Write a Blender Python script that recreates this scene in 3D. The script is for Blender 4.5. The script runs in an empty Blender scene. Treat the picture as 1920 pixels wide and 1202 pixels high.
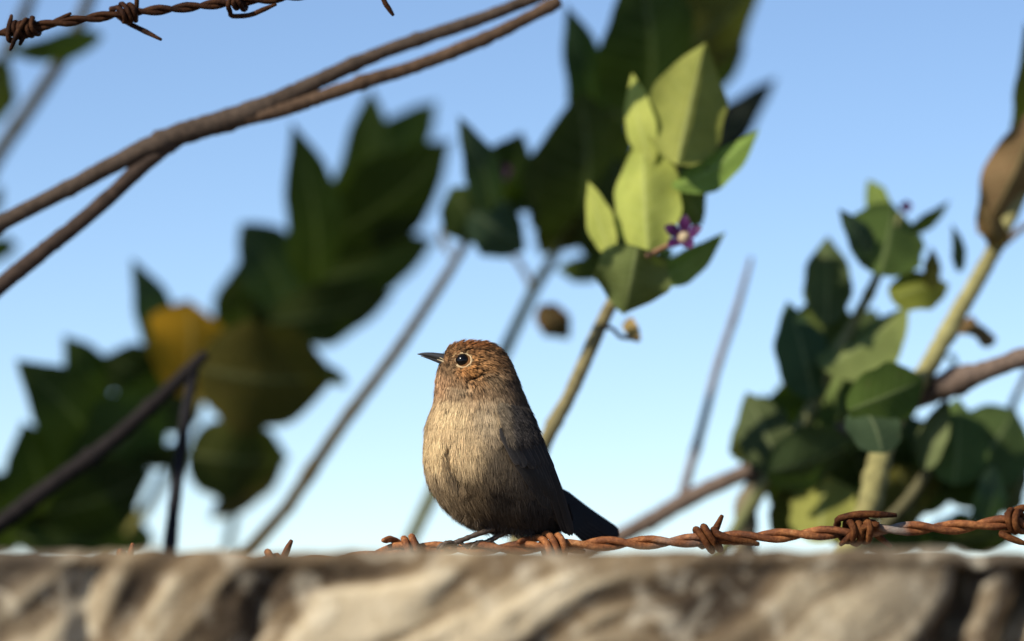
import bpy, math, random
import numpy as np
from mathutils import Vector, noise

random.seed(7); rng = np.random.default_rng(7)
scene = bpy.context.scene
C = scene.collection

# ------------------------------------------------------------------ camera
LENS = 155.0
SC = LENS / 210.0             # depths below are written for a 210 mm lens; a shorter lens stands closer
DU = 3.2
D = DU * SC                   # metres to the bird, the plane in focus
K = 36.0 / LENS               # picture width at one metre
PITCH = math.radians(3.85)
CAMZ = 1.60
PXM = D * K / 1920            # metres per photo pixel at the bird
cam_d = bpy.data.cameras.new('camera'); cam = bpy.data.objects.new('camera', cam_d); C.objects.link(cam)
cam.location = (0, 0, CAMZ); cam.rotation_euler = (math.pi / 2 + PITCH, 0, 0)
cam_d.lens = LENS; cam_d.sensor_width = 36.0; cam_d.clip_start = 0.05; cam_d.clip_end = 5000
cam_d.dof.use_dof = True; cam_d.dof.focus_distance = D - 0.012; cam_d.dof.aperture_fstop = 2.25
scene.camera = cam
# ------------------------------------------------------------------ sky and sun
SUN = Vector((-0.66, -0.49, 0.57)).normalized()         # towards the sun
elev = math.asin(SUN.z); azim = math.atan2(SUN.x, SUN.y)
w = bpy.data.worlds.new('World'); scene.world = w; w.use_nodes = True
nt = w.node_tree; bg = nt.nodes['Background']
sky = nt.nodes.new('ShaderNodeTexSky'); sky.sky_type = 'NISHITA'; sky.sun_disc = False
sky.sun_elevation = elev; sky.sun_rotation = azim
sky.air_density = 1.0; sky.dust_density = 0.5; sky.ozone_density = 2.0; sky.altitude = 5000
nt.links.new(sky.outputs[0], bg.inputs[0]); bg.inputs[1].default_value = 0.118
sd = bpy.data.lights.new('sun', 'SUN'); so = bpy.data.objects.new('sun', sd); C.objects.link(so)
sd.energy = 5.0; sd.angle = math.radians(0.5); sd.color = (1.0, 0.93, 0.80)
so.rotation_euler = SUN.to_track_quat('Z', 'Y').to_euler()
# ------------------------------------------------------------------ exposure
vs = scene.view_settings
vs.view_transform = 'Standard'; vs.look = 'None'; vs.exposure = 0.30; vs.gamma = 1.0; vs.use_curve_mapping = False
scene.cycles.use_denoising = True

# ------------------------------------------------------------------ helpers
FWD = Vector((0, math.cos(PITCH), math.sin(PITCH))); UP = Vector((0, -math.sin(PITCH), math.cos(PITCH)))
RIGHT = Vector((1, 0, 0)); CAM = Vector((0, 0, CAMZ))
def P(px, py, d=DU):
    "photo pixel at a distance along the view axis -> point"
    px = float(px); py = float(py); d = float(d) * SC
    return CAM + d * (FWD + (px - 960) / 1920 * K * RIGHT + (601 - py) / 1920 * K * UP)

def tag(o, label=None, cat=None, group=None, kind=None):
    if label: o['label'] = label
    if cat: o['category'] = cat
    if group: o['group'] = group
    if kind: o['kind'] = kind
    return o
def empty(name, loc, label, cat, group=None):
    o = bpy.data.objects.new(name, None); C.objects.link(o); o.location = loc; o.empty_display_size = 0.02
    return tag(o, label, cat, group)
def link(name, me, mat=None, parent=None, color=None, smooth=True):
    o = bpy.data.objects.new(name, me); C.objects.link(o)
    if mat: me.materials.append(mat)
    if smooth and len(me.polygons): me.polygons.foreach_set('use_smooth', [True] * len(me.polygons))
    if parent:
        o.parent = parent
        off = parent.location.copy(); q = parent
        while q.parent: q = q.parent; off += q.location
        o.location = -off
    if color: o.color = (*color, 1.0)
    return o
def mesh(name, v, f):
    me = bpy.data.meshes.new(name); me.from_pydata([tuple(p) for p in v], [], f); me.update(); return me

def catmull(pts, rad, n=8):
    pts = [Vector(p) for p in pts]; out = []; ro = []
    N = len(pts)
    for i in range(N - 1):
        p0 = pts[max(i - 1, 0)]; p1 = pts[i]; p2 = pts[i + 1]; p3 = pts[min(i + 2, N - 1)]
        for k in range(n):
            t = k / n
            out.append(0.5 * ((2 * p1) + (p2 - p0) * t + (2 * p0 - 5 * p1 + 4 * p2 - p3) * t * t + (3 * p1 - p0 - 3 * p2 + p3) * t ** 3))
            ro.append(rad[i] * (1 - t) + rad[i + 1] * t)
    out.append(pts[-1]); ro.append(rad[-1])
    return out, ro
def tube(pts, rad, seg=10, cap=True, V=None, F=None, rough=0.0, oval=1.0):
    "sweep; returns verts and faces"
    V = [] if V is None else V; F = [] if F is None else F
    b0 = len(V); n = len(pts)
    up = Vector((0.13, 0.2, 0.97)); prev = None
    for i in range(n):
        t = (pts[min(i + 1, n - 1)] - pts[max(i - 1, 0)])
        if t.length < 1e-9: t = Vector((0, 0, 1))
        t.normalize()
        if prev is None:
            a = up.cross(t)
            if a.length < 0.1: a = Vector((1, 0, 0)).cross(t)
        else: a = prev - t * prev.dot(t)
        a.normalize(); prev = a; b = t.cross(a)
        for k in range(seg):
            th = 2 * math.pi * k / seg; r = rad[i]
            p = pts[i] + (a * math.cos(th) + b * math.sin(th) * oval) * r
            if rough: p += (p - pts[i]) * rough * noise.noise(p * (0.35 / max(r, 1e-4)) )
            V.append(p)
    for i in range(n - 1):
        for k in range(seg):
            k2 = (k + 1) % seg
            F.append((b0 + i * seg + k, b0 + i * seg + k2, b0 + (i + 1) * seg + k2, b0 + (i + 1) * seg + k))
    if cap:
        for i, p, rev in ((0, pts[0], True), (n - 1, pts[-1], False)):
            c = len(V); t = (pts[-1] - pts[-2]).normalized() if i else (pts[0] - pts[1]).normalized()
            V.append(p + t * rad[i] * 0.35)
            for k in range(seg):
                q = (b0 + i * seg + k, b0 + i * seg + (k + 1) % seg, c)
                F.append(q[::-1] if rev else q)
    return V, F

# ------------------------------------------------------------------ materials
class N:
    "small node builder"
    def __init__(s, name):
        s.m = bpy.data.materials.new(name); s.m.use_nodes = True; s.t = s.m.node_tree
        s.b = s.t.nodes['Principled BSDF']; s.out = s.t.nodes['Material Output']
    def n(s, typ, **kw):
        x = s.t.nodes.new('ShaderNode' + typ)
        for k, v in kw.items():
            if hasattr(x, k): setattr(x, k, v)
        return x
    def l(s, a, b): s.t.links.new(a, b)
    def val(s, x, sock):
        if isinstance(x, (int, float)): sock.default_value = x
        else: s.l(x, sock)
    def math(s, op, a, b=0.0, c=None, clamp=False):
        x = s.n('Math', operation=op); x.use_clamp = clamp
        s.val(a, x.inputs[0]); s.val(b, x.inputs[1])
        if c is not None: s.val(c, x.inputs[2])
        return x.outputs[0]
    def ramp(s, fac, stops):
        x = s.n('ValToRGB'); s.l(fac, x.inputs[0]); e = x.color_ramp.elements
        while len(e) < len(stops): e.new(0.5)
        for q, (p, c) in zip(e, stops):
            q.position = p; q.color = (*c, 1) if isinstance(c, tuple) else (c, c, c, 1)
        return x.outputs[0]
    def mix(s, f, a, b, blend='MIX'):
        x = s.n('Mix', data_type='RGBA', blend_type=blend); s.val(f, x.inputs[0])
        for q, sock in ((a, x.inputs[6]), (b, x.inputs[7])):
            if isinstance(q, tuple): sock.default_value = (*q, 1)
            else: s.l(q, sock)
        return x.outputs[2]
    def noise(s, vec, scale, detail=4, rough=0.55, dist=0.0):
        x = s.n('TexNoise'); x.inputs['Scale'].default_value = scale; x.inputs['Detail'].default_value = detail
        x.inputs['Roughness'].default_value = rough; x.inputs['Distortion'].default_value = dist
        if vec is not None: s.l(vec, x.inputs['Vector'])
        return x
    def bump(s, h, strength, dist):
        x = s.n('Bump'); x.inputs['Strength'].default_value = strength; x.inputs['Distance'].default_value = dist
        s.l(h, x.inputs['Height']); s.l(x.outputs[0], s.b.inputs['Normal']); return x

def geo_pos(m): return m.n('NewGeometry').outputs['Position']

def mat_leaf():
    m = N('leaf'); uv = m.n('UVMap').outputs[0]; sep = m.n('SeparateXYZ'); m.l(uv, sep.inputs[0])
    u, v = sep.outputs[0], sep.outputs[1]
    av = m.math('ABSOLUTE', m.math('MULTIPLY_ADD', v, 2.0, -1.0))
    oi = m.n('ObjectInfo'); pos = geo_pos(m)
    n1 = m.noise(pos, 55, 4).outputs[0]; n2 = m.noise(pos, 600, 3).outputs[0]
    wide = m.math('MULTIPLY_ADD', u, -0.07, 0.12)
    rib = m.math('SUBTRACT', 1.0, m.math('DIVIDE', av, wide), clamp=True)
    saw = m.math('FRACT', m.math('MULTIPLY', m.math('SUBTRACT', u, m.math('MULTIPLY', av, 0.22)), 8.0))
    vein = m.math('SUBTRACT', 1.0, m.math('MULTIPLY', m.math('ABSOLUTE', m.math('SUBTRACT', saw, 0.5)), 11.0), clamp=True)
    vein = m.math('MULTIPLY', vein, m.math('SUBTRACT', 1.0, m.math('MULTIPLY', av, 0.8)), clamp=True)
    base = oi.outputs['Color']
    dark = m.mix(1.0, base, (0.62, 0.66, 0.6), 'MULTIPLY'); pale = m.mix(0.35, base, (0.42, 0.46, 0.22))
    c = m.mix(m.math('MULTIPLY_ADD', n1, 2.2, -0.6, clamp=True), dark, base)
    c = m.mix(m.math('MULTIPLY', vein, 0.45), c, pale)
    c = m.mix(m.math('MULTIPLY', rib, 0.85), c, pale)
    spot = m.math('MULTIPLY_ADD', m.noise(pos, 140, 2).outputs[0], 9.0, -6.0, clamp=True)
    c = m.mix(m.math('MULTIPLY', spot, 0.6), c, (0.10, 0.07, 0.03))
    m.l(c, m.b.inputs['Base Color']); m.b.inputs['Roughness'].default_value = 0.75
    m.b.inputs['Specular IOR Level'].default_value = 0.15
    h = m.math('ADD', m.math('MULTIPLY', m.math('MAXIMUM', rib, vein), 1.0), m.math('MULTIPLY', n2, 0.5))
    m.bump(h, 0.5, 0.0008)
    tr = m.n('BsdfTranslucent'); tc = m.mix(1.0, c, (1.0, 1.25, 0.35), 'MULTIPLY'); m.l(tc, tr.inputs[0])
    ms = m.n('MixShader'); ms.inputs[0].default_value = 0.22
    m.l(m.b.outputs[0], ms.inputs[1]); m.l(tr.outputs[0], ms.inputs[2]); m.l(ms.outputs[0], m.out.inputs[0])
    return m.m
def mat_stem(name='stem', streak=0.5):
    m = N(name); oi = m.n('ObjectInfo'); pos = geo_pos(m); base = oi.outputs['Color']
    n1 = m.noise(pos, 45, 5, 0.6).outputs[0]; n2 = m.noise(pos, 260, 4, 0.65).outputs[0]
    c = m.mix(m.math('MULTIPLY_ADD', n1, 2.4, -0.7, clamp=True), m.mix(1.0, base, (0.5, 0.47, 0.45), 'MULTIPLY'), base)
    c = m.mix(m.math('MULTIPLY', m.math('MULTIPLY_ADD', n2, 3.0, -1.2, clamp=True), streak), c, m.mix(1.0, base, (1.7, 1.6, 1.5), 'MULTIPLY'))
    m.l(c, m.b.inputs['Base Color']); m.b.inputs['Roughness'].default_value = 0.85; m.b.inputs['Specular IOR Level'].default_value = 0.12
    m.bump(m.math('ADD', n1, n2), 0.6, 0.0015)
    return m.m
def mat_rust(name, dark, k=None):
    m = N(name); pos = geo_pos(m)
    n1 = m.noise(pos, 60, 5, 0.65).outputs[0]; n2 = m.noise(pos, 420, 5, 0.7).outputs[0]; n3 = m.noise(pos, 23, 2).outputs[0]
    k = k or (0.17 if dark else 1.0)
    c = m.ramp(n1, [(0.30, (0.06 * k, 0.022 * k, 0.010 * k)), (0.46, (0.30 * k, 0.105 * k, 0.030 * k)), (0.60, (0.52 * k, 0.21 * k, 0.065 * k)), (0.75, (0.60 * k, 0.32 * k, 0.14 * k))])
    c = m.mix(m.math('MULTIPLY_ADD', n2, 3.0, -1.3, clamp=True), m.mix(1.0, c, (0.45, 0.38, 0.34), 'MULTIPLY'), c)
    grey = m.math('MULTIPLY_ADD', n3, 9.0, -5.6, clamp=True)
    c = m.mix(m.math('MULTIPLY', grey, 0.0 if dark else 0.7), c, (0.33, 0.30, 0.26))
    m.l(c, m.b.inputs['Base Color']); m.b.inputs['Roughness'].default_value = 0.72
    m.b.inputs['Metallic'].default_value = 0.0; m.b.inputs['Specular IOR Level'].default_value = 0.15 if dark else 0.35
    m.bump(n2, 0.7, 0.0012)
    return m.m
def mat_wall():
    m = N('weathered_stone'); pos = geo_pos(m); at = m.n('Attribute', attribute_name='relief'); r = at.outputs['Fac']
    st = m.n('Attribute', attribute_name='stain_shade').outputs['Fac']
    n1 = m.noise(pos, 22, 6, 0.6, 0.6).outputs[0]; n2 = m.noise(pos, 160, 5, 0.65).outputs[0]; n3 = m.noise(pos, 7, 3, 0.5, 0.4).outputs[0]
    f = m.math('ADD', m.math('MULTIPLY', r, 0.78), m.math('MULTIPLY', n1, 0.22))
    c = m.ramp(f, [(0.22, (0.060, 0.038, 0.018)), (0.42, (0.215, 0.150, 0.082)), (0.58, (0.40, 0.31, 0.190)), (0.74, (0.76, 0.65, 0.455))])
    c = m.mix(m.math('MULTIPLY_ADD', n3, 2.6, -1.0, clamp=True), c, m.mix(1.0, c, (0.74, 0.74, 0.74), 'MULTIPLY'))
    c = m.mix(m.math('MULTIPLY_ADD', n2, 1.6, -0.5, clamp=True), m.mix(1.0, c, (0.7, 0.66, 0.6), 'MULTIPLY'), c)
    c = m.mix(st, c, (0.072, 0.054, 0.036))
    bl = m.noise(pos, 46, 3, 0.6, 1.2).outputs[0]
    c = m.mix(m.math('MULTIPLY_ADD', bl, 5.0, -2.6, clamp=True), c, m.mix(0.55, c, (0.74, 0.66, 0.50)))
    c = m.mix(m.math('MULTIPLY_ADD', bl, -6.0, 2.5, clamp=True), c, m.mix(0.6, c, (0.11, 0.078, 0.05)))
    m.l(c, m.b.inputs['Base Color']); m.b.inputs['Roughness'].default_value = 0.92
    m.bump(m.math('ADD', n1, n2), 0.6, 0.004)
    return m.m
def mat_ground():
    m = N('dry_soil'); pos = geo_pos(m)
    n1 = m.noise(pos, 0.7, 6).outputs[0]; n2 = m.noise(pos, 14, 6, 0.7).outputs[0]
    c = m.ramp(n1, [(0.3, (0.17, 0.12, 0.075)), (0.6, (0.27, 0.20, 0.13)), (0.8, (0.12, 0.12, 0.05))])
    c = m.mix(m.math('MULTIPLY', n2, 0.8), c, m.mix(1.0, c, (0.5, 0.48, 0.45), 'MULTIPLY'))
    m.l(c, m.b.inputs['Base Color']); m.b.inputs['Roughness'].default_value = 0.95
    m.bump(n2, 0.8, 0.05)
    return m.m
def mat_attr(name, rough=0.85, spec=0.15, sheen=0.0):
    m = N(name); a = m.n('Attribute', attribute_name='col')
    m.l(a.outputs['Color'], m.b.inputs['Base Color']); m.b.inputs['Roughness'].default_value = rough
    m.b.inputs['Specular IOR Level'].default_value = spec
    return m.m
def mat_vane():
    m = N('feather_vane'); uv = m.n('UVMap').outputs[0]; sep = m.n('SeparateXYZ'); m.l(uv, sep.inputs[0])
    u, v = sep.outputs[0], sep.outputs[1]; av = m.math('ABSOLUTE', m.math('MULTIPLY_ADD', v, 2.0, -1.0))
    base = m.n('ObjectInfo').outputs['Color']
    rim = m.math('MULTIPLY_ADD', av, 5.0, -3.6, clamp=True)
    shaft = m.math('SUBTRACT', 1.0, m.math('MULTIPLY', av, 14.0), clamp=True)
    wv = m.math('FRACT', m.math('MULTIPLY', m.math('SUBTRACT', u, m.math('MULTIPLY', av, 0.12)), 34.0))
    barb = m.math('ABSOLUTE', m.math('SUBTRACT', wv, 0.5))
    n = m.noise(geo_pos(m), 500, 4).outputs[0]
    c = m.mix(m.math('MULTIPLY', barb, 0.8), base, m.mix(1.0, base, (0.5, 0.5, 0.5), 'MULTIPLY'))
    c = m.mix(m.math('MULTIPLY', rim, 0.55), c, m.mix(1.0, base, (3.0, 2.7, 2.3), 'MULTIPLY'))
    c = m.mix(m.math('MULTIPLY', shaft, 0.6), c, m.mix(1.0, base, (0.35, 0.33, 0.3), 'MULTIPLY'))
    c = m.mix(m.math('MULTIPLY', n, 0.5), c, m.mix(1.0, c, (0.55, 0.55, 0.55), 'MULTIPLY'))
    m.l(c, m.b.inputs['Base Color']); m.b.inputs['Roughness'].default_value = 0.62; m.b.inputs['Specular IOR Level'].default_value = 0.25
    m.bump(m.math('ADD', barb, n), 0.4, 0.0004)
    return m.m
def mat_plain(name, col, rough, spec=0.5, var=0.4, scale=300, coat=0.0):
    m = N(name); n = m.noise(geo_pos(m), scale, 4, 0.6).outputs[0]
    c = m.mix(m.math('MULTIPLY_ADD', n, 2.0, -0.5, clamp=True), tuple(x * (1 - var) for x in col), tuple(min(1, x * (1 + var)) for x in col))
    m.l(c, m.b.inputs['Base Color']); m.b.inputs['Roughness'].default_value = rough; m.b.inputs['Specular IOR Level'].default_value = spec
    m.b.inputs['Coat Weight'].default_value = coat; m.b.inputs['Coat Roughness'].default_value = 0.05
    return m.m
M_LEAF = mat_leaf(); M_STEM = mat_stem(); M_BARK = mat_stem('bark', 0.7)
M_RUST = mat_rust('rust', False); M_RUSTD = mat_rust('backlit_rust', True); M_RUSTB = mat_rust('barb_rust', True, 0.5)  # overhead wire's rust is darkened to hold its backlit look
M_WALL = mat_wall(); M_GROUND = mat_ground(); M_PLUME = mat_attr('plumage'); M_VANE = mat_vane()
M_BILL = mat_plain('horn', (0.035, 0.034, 0.036), 0.33, 0.5, 0.3, 400)
M_EYE = mat_plain('eye', (0.004, 0.003, 0.003), 0.14, 0.35, 0.1, 50, 0.0)
M_RING = mat_plain('eyelid', (0.50, 0.36, 0.20), 0.7, 0.2, 0.35, 900)
M_GAPE = mat_plain('gape', (0.42, 0.33, 0.20), 0.55, 0.3, 0.4, 900)
M_SHANK = mat_plain('shank', (0.07, 0.048, 0.034), 0.5, 0.4, 0.5, 700)
M_PETAL = mat_plain('petal', (0.050, 0.006, 0.055), 0.55, 0.3, 0.5, 250)
M_POST = mat_stem('post_wood', 0.6)

# ------------------------------------------------------------------ ground
n = 24; S = 1500
v = []; f = []
ax = [math.copysign((abs(i / n) ** 3) * S, i) for i in range(-n, n + 1)]
for yy in ax:
    for xx in ax: v.append((xx, yy + 3, 0.03 * noise.noise(Vector((xx * .4, yy * .4, 0))) - 0.03))
m_ = 2 * n + 1
for j in range(m_ - 1):
    for i in range(m_ - 1): f.append((j * m_ + i, j * m_ + i + 1, (j + 1) * m_ + i + 1, (j + 1) * m_ + i))
tag(link('ground', mesh('ground', v, f), M_GROUND), 'dry bare soil behind and before the wall', kind='structure')

# ------------------------------------------------------------------ wall
YF = 2.85 * SC; YB = 3.30 * SC
ZT = P(960, 1031, 2.85 / math.cos(PITCH)).z
def fbm(x, y, z, o=4):
    return noise.fractal(Vector((x, y, z)), 1.0, 2.0, o)
CRACKS = [   # (x pixel top, x pixel bottom, half width px, depth m, top z fraction)
    (1835, 1770, 24, 0.035), (1960, 1880, 26, 0.04), (172, 150, 22, 0.009), (525, 455, 20, 0.007)]
def swirl(x, z):
    "smeared, trowelled ridges sweeping up to the right, 0..1"
    X = x * 15.0; Z = (z - ZT) * 15.0
    wx = X + 0.55 * fbm(X * .7, Z * .7, 3.1, 2); wz = Z + 0.40 * fbm(X * .6, Z * .6, 9.7, 2)
    along = wx * 0.80 + wz * 0.60; across = -wx * 0.60 + wz * 0.80 + 0.30 * math.sin(along * 1.3)
    a = fbm(along * 0.55, across * 4.2, 5.5, 3); b = fbm(along * 1.1, across * 10.0, 1.5, 2); c = fbm(X * .8, Z * 1.1, 31.0, 2)
    return max(0.0, min(1.0, 0.52 + 0.85 * a + 0.34 * b + 0.30 * c))
xs = [-3.0 + 2.3 * i / 30 for i in range(30)] + [-0.7 + 1.4 * i / 360 for i in range(361)] + [0.7 + 2.3 * i / 30 for i in range(1, 31)]
sec = []                                                # (kind, y, z)
for i in range(10): sec.append(('f', YF, -0.08 + (ZT - 0.86 + 0.08) * i / 10))
for i in range(90): sec.append(('f', YF, ZT - 0.86 + 0.70 * i / 90))
for i in range(70): sec.append(('f', YF, ZT - 0.16 + 0.152 * i / 69))
for i in range(1, 7):
    a = math.pi / 2 * i / 6; sec.append(('t', YF + 0.008 - 0.008 * math.cos(a), ZT - 0.008 + 0.008 * math.sin(a)))
for i in range(1, 15): sec.append(('t', YF + 0.008 + (YB - YF - 0.016) * i / 14, ZT - 0.012 * math.sin(min(1, i / 10) * math.pi / 2)))
for i in range(0, 10): sec.append(('b', YB, ZT - 0.006 - (ZT + 0.07) * i / 9))
v = []; f = []; rel = []; stain_shd = []
for x in xs:
    fine = abs(x) < 0.72
    pxx = 960 + x / (YF * K / 1920)
    for kind, y, z in sec:
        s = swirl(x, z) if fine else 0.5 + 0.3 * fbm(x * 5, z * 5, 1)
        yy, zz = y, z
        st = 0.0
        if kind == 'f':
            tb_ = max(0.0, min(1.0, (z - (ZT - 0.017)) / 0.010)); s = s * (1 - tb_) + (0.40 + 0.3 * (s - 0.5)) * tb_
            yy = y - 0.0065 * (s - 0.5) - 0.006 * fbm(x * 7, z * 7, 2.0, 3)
            lo = (ZT - z) / 0.055
            for (xa, xb, hw, dp) in CRACKS:
                cxp = xa + (xb - xa) * lo + 14 * noise.noise(Vector((z * 60, xa, 0)))
                g = math.exp(-((pxx - cxp) / hw) ** 2)
                yy += dp * g * (1.0 if lo < 3 else max(0, 4 - lo))
        elif kind == 't':
            zz = z + 0.0022 * fbm(x * 13, y * 9, 4.0, 3) + 0.0012 * fbm(x * 60, y * 60, 4.0, 2)
            for (xa, xb, hw, dp) in CRACKS:
                zz -= 0.10 * dp * math.exp(-((pxx - xa) / hw) ** 2) * math.exp(-((y - YF) / 0.03) ** 2)
            s = 0.42 + 0.4 * (s - 0.5)
        # stains, heavier at the two ends; the right end's shade is painted in too
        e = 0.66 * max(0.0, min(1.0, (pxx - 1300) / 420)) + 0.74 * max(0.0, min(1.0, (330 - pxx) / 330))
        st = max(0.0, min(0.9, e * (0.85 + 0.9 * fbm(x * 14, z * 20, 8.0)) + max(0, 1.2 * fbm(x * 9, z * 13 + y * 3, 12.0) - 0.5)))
        v.append((x, yy, zz)); rel.append(s); stain_shd.append(st)
ns = len(sec)
for i in range(len(xs) - 1):
    for j in range(ns - 1): f.append((i * ns + j, (i + 1) * ns + j, (i + 1) * ns + j + 1, i * ns + j + 1))
f.append(tuple(range(ns))); f.append(tuple((len(xs) - 1) * ns + j for j in range(ns))[::-1])
me = mesh('stone_wall', v, f)
for nm, arr in (('relief', rel), ('stain_shade', stain_shd)):
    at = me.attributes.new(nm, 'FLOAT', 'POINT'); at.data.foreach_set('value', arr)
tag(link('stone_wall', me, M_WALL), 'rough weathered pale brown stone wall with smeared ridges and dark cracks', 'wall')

# ------------------------------------------------------------------ barbed wire
def barb(parent, mat, path_at, s, turns, r_wrap, r, ends, tdir):
    "short wire wound round the cable at parameter s; ends = pixel offsets of the two cut tips"
    c = path_at(s); t = (path_at(s + 0.004) - path_at(s - 0.004)).normalized()
    a = Vector((0, 0, 1)); a = (a - t * a.dot(t)).normalized(); b = t.cross(a)
    ln = turns * r * 2.3; pts = []
    n = int(turns * 14); ph = random.random() * 6.28
    for i in range(n + 1):
        q = i / n; th = ph + tdir * 2 * math.pi * turns * q
        rr = r_wrap * (1.04 + 0.16 * math.sin(1.7 * th + ph) + 0.10 * math.sin(5.3 * q + ph))
        pts.append(c + t * (ln * (q - 0.5) + rr * 0.45 * math.sin(th + ph)) + a * math.cos(th) * rr + b * math.sin(th) * rr)
    e0, e1 = [Vector((dx * PXM, dy * PXM, -dz * PXM)) for dx, dz, dy in ends]
    def out(p, q, e):
        tipp = c + e
        mid = p + (p - q).normalized() * (tipp - p).length * 0.35
        return [p.lerp(mid, 0.5), mid.lerp(tipp, 0.35), mid.lerp(tipp, 0.7), tipp]
    pts = out(pts[0], pts[1], e0)[::-1] + pts + out(pts[-1], pts[-2], e1)
    rad = [r] * len(pts); rad[0] = r * 0.55; rad[-1] = r * 0.55
    p2, r2 = catmull(pts, rad, 3)
    V, F = tube(p2, r2, 8, True, rough=0.12)
    link('barb', mesh('barb', V, F), mat, parent)
def wire(name, ctrl, d_of, rs, pitch, mat, label, barbs, sd=3):
    random.seed(sd)
    pts = [P(x, y, d_of(x)) for x, y in ctrl]
    path, _ = catmull(pts, [1] * len(pts), 40)
    L = [0.0]
    for i in range(1, len(path)): L.append(L[-1] + (path[i] - path[i - 1]).length)
    arr = np.array([tuple(p) for p in path]); Ls = np.array(L)
    def at(s): return Vector([float(np.interp(s, Ls, arr[:, k])) for k in range(3)])
    xs_px = 960 + arr[:, 0] / ((arr[:, 1] * math.cos(PITCH) + (arr[:, 2] - CAMZ) * math.sin(PITCH)) * K / 1920)
    root = empty(name, pts[0], label, 'barbed wire', 'strands of barbed wire')
    step = 0.0022; n = int(L[-1] / step)
    for k in range(2):
        line = []; rad = []
        for i in range(n + 1):
            s = i * step; p = at(s); t = (at(s + 0.002) - at(max(0, s - 0.002))).normalized()
            a = Vector((0, 1, 0)); a = (a - t * a.dot(t)).normalized(); b = t.cross(a)
            th = 2 * math.pi * s / pitch + math.pi * k + 0.7 * math.sin(s * 9.0)
            wob = 1.0 + 0.10 * noise.noise(Vector((s * 30, k * 5, sd)))
            line.append(p + (a * math.cos(th) + b * math.sin(th)) * rs * 0.98 * wob); rad.append(rs * (1 + 0.07 * noise.noise(Vector((s * 90, k, 2)))))
        V, F = tube(line, rad, 9, True, rough=0.10)
        link('strand', mesh('strand', V, F), mat, root)
    for (px, turns, ends, td) in barbs:
        s = float(np.interp(px, xs_px, Ls))
        barb(root, M_RUSTB if mat is M_RUST and px > 1200 else mat, at, s, turns * 0.8, rs * 2.7, rs * 0.96, ends, td)
    return root
RS = 7.0 * PXM
low = [(-4300, 1010), (-1500, 1056), (-300, 1051), (0, 1056), (250, 1056), (545, 1055), (650, 1051), (720, 1036), (765, 1028), (850, 1029), (950, 1028), (1050, 1024), (1150, 1019), (1250, 1016), (1340, 1010), (1450, 1005), (1590, 997), (1700, 991), (1800, 988), (1900, 978), (2200, 962), (4300, 780), (6200, 700)]
wire('barbed_wire', low, lambda x: DU + 0.11 * min(1, max(0, (abs(x - 960) - 2400) / 2000)), RS, 158 * PXM, M_RUST, 'orange rusty barbed wire lying along the wall top under the bird',
     [(235, 1.3, [(14, -37, 0), (-30, 20, 10)], 1), (515, 1.3, [(32, -42, -6), (-40, 25, 10)], 1),
      (770, 2.6, [(-52, -14, -14), (34, 8, 6)], -1), (1035, 3.4, [(-64, -8, -14), (62, 10, 16)], 1),
      (1330, 3.0, [(24, -44, -8), (92, 10, -16)], 1), (1600, 3.3, [(80, -30, -14), (-26, 26, -10)], -1),
      (1625, 1.4, [(46, 30, 6), (-14, -16, -8)], 1),
      (1905, 3.0, [(16, 42, -8), (-20, -12, 8)], 1), (-160, 2.6, [(30, -40, -8), (-30, 30, 8)], 1), (2150, 2.6, [(30, -40, -8), (-30, 30, 8)], 1)], 5)
upw = [(-4300, 330), (-1200, 175), (-300, 100), (0, 62), (90, 46), (170, 34), (240, 24), (330, 16), (440, 4), (540, -6), (735, -34), (950, -60), (1600, -130), (4300, -330), (6200, -420)]
wire('barbed_wire', upw, lambda x: DU + 0.02 + 0.09 * min(1, max(0, (abs(x - 960) - 2400) / 2000)), 5.2 * PXM, 112 * PXM, M_RUSTD, 'backlit rusty barbed wire strung overhead above the dead branch',
     [(38, 3.2, [(-16, -28, -6), (-18, 40, -8)], 1), (62, 1.8, [(72, -26, -8), (-24, 34, -8)], -1),
      (236, 3.2, [(68, 52, -10), (22, -52, -6)], 1), (445, 2.6, [(74, 6, -10), (-34, -36, 6)], -1), (728, 2.4, [(10, 64, -6), (-20, -40, 6)], 1),
      (-180, 2.6, [(30, -40, -8), (-30, 30, 8)], 1), (1000, 2.6, [(30, -40, -8), (-30, 30, 8)], 1)], 11)
for px, lab in ((-4300, 'weathered wooden fence post holding the wires at the bird-facing end'), (6200, 'weathered wooden fence post holding the wires at the far tail end')):
    x = P(px, 600, DU).x; zt = P(px, -420 if px > 0 else 330, DU).z + 0.12
    pts = [Vector((x + 0.01 * math.sin(i * 1.7), YB + 0.066 + 0.003 * math.sin(i * 2.3), -0.1 + (zt + 0.1) * i / 9)) for i in range(10)]
    V, F = tube(pts, [0.062 - 0.001 * i for i in range(10)], 14, True, rough=0.12)
    # post stands just behind the wall, wires reach it from the front
    tag(link('fence_post', mesh('fence_post', V, F), M_POST, None, (0.20, 0.16, 0.12)), lab, 'fence post', 'posts of the wire fence')

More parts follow.
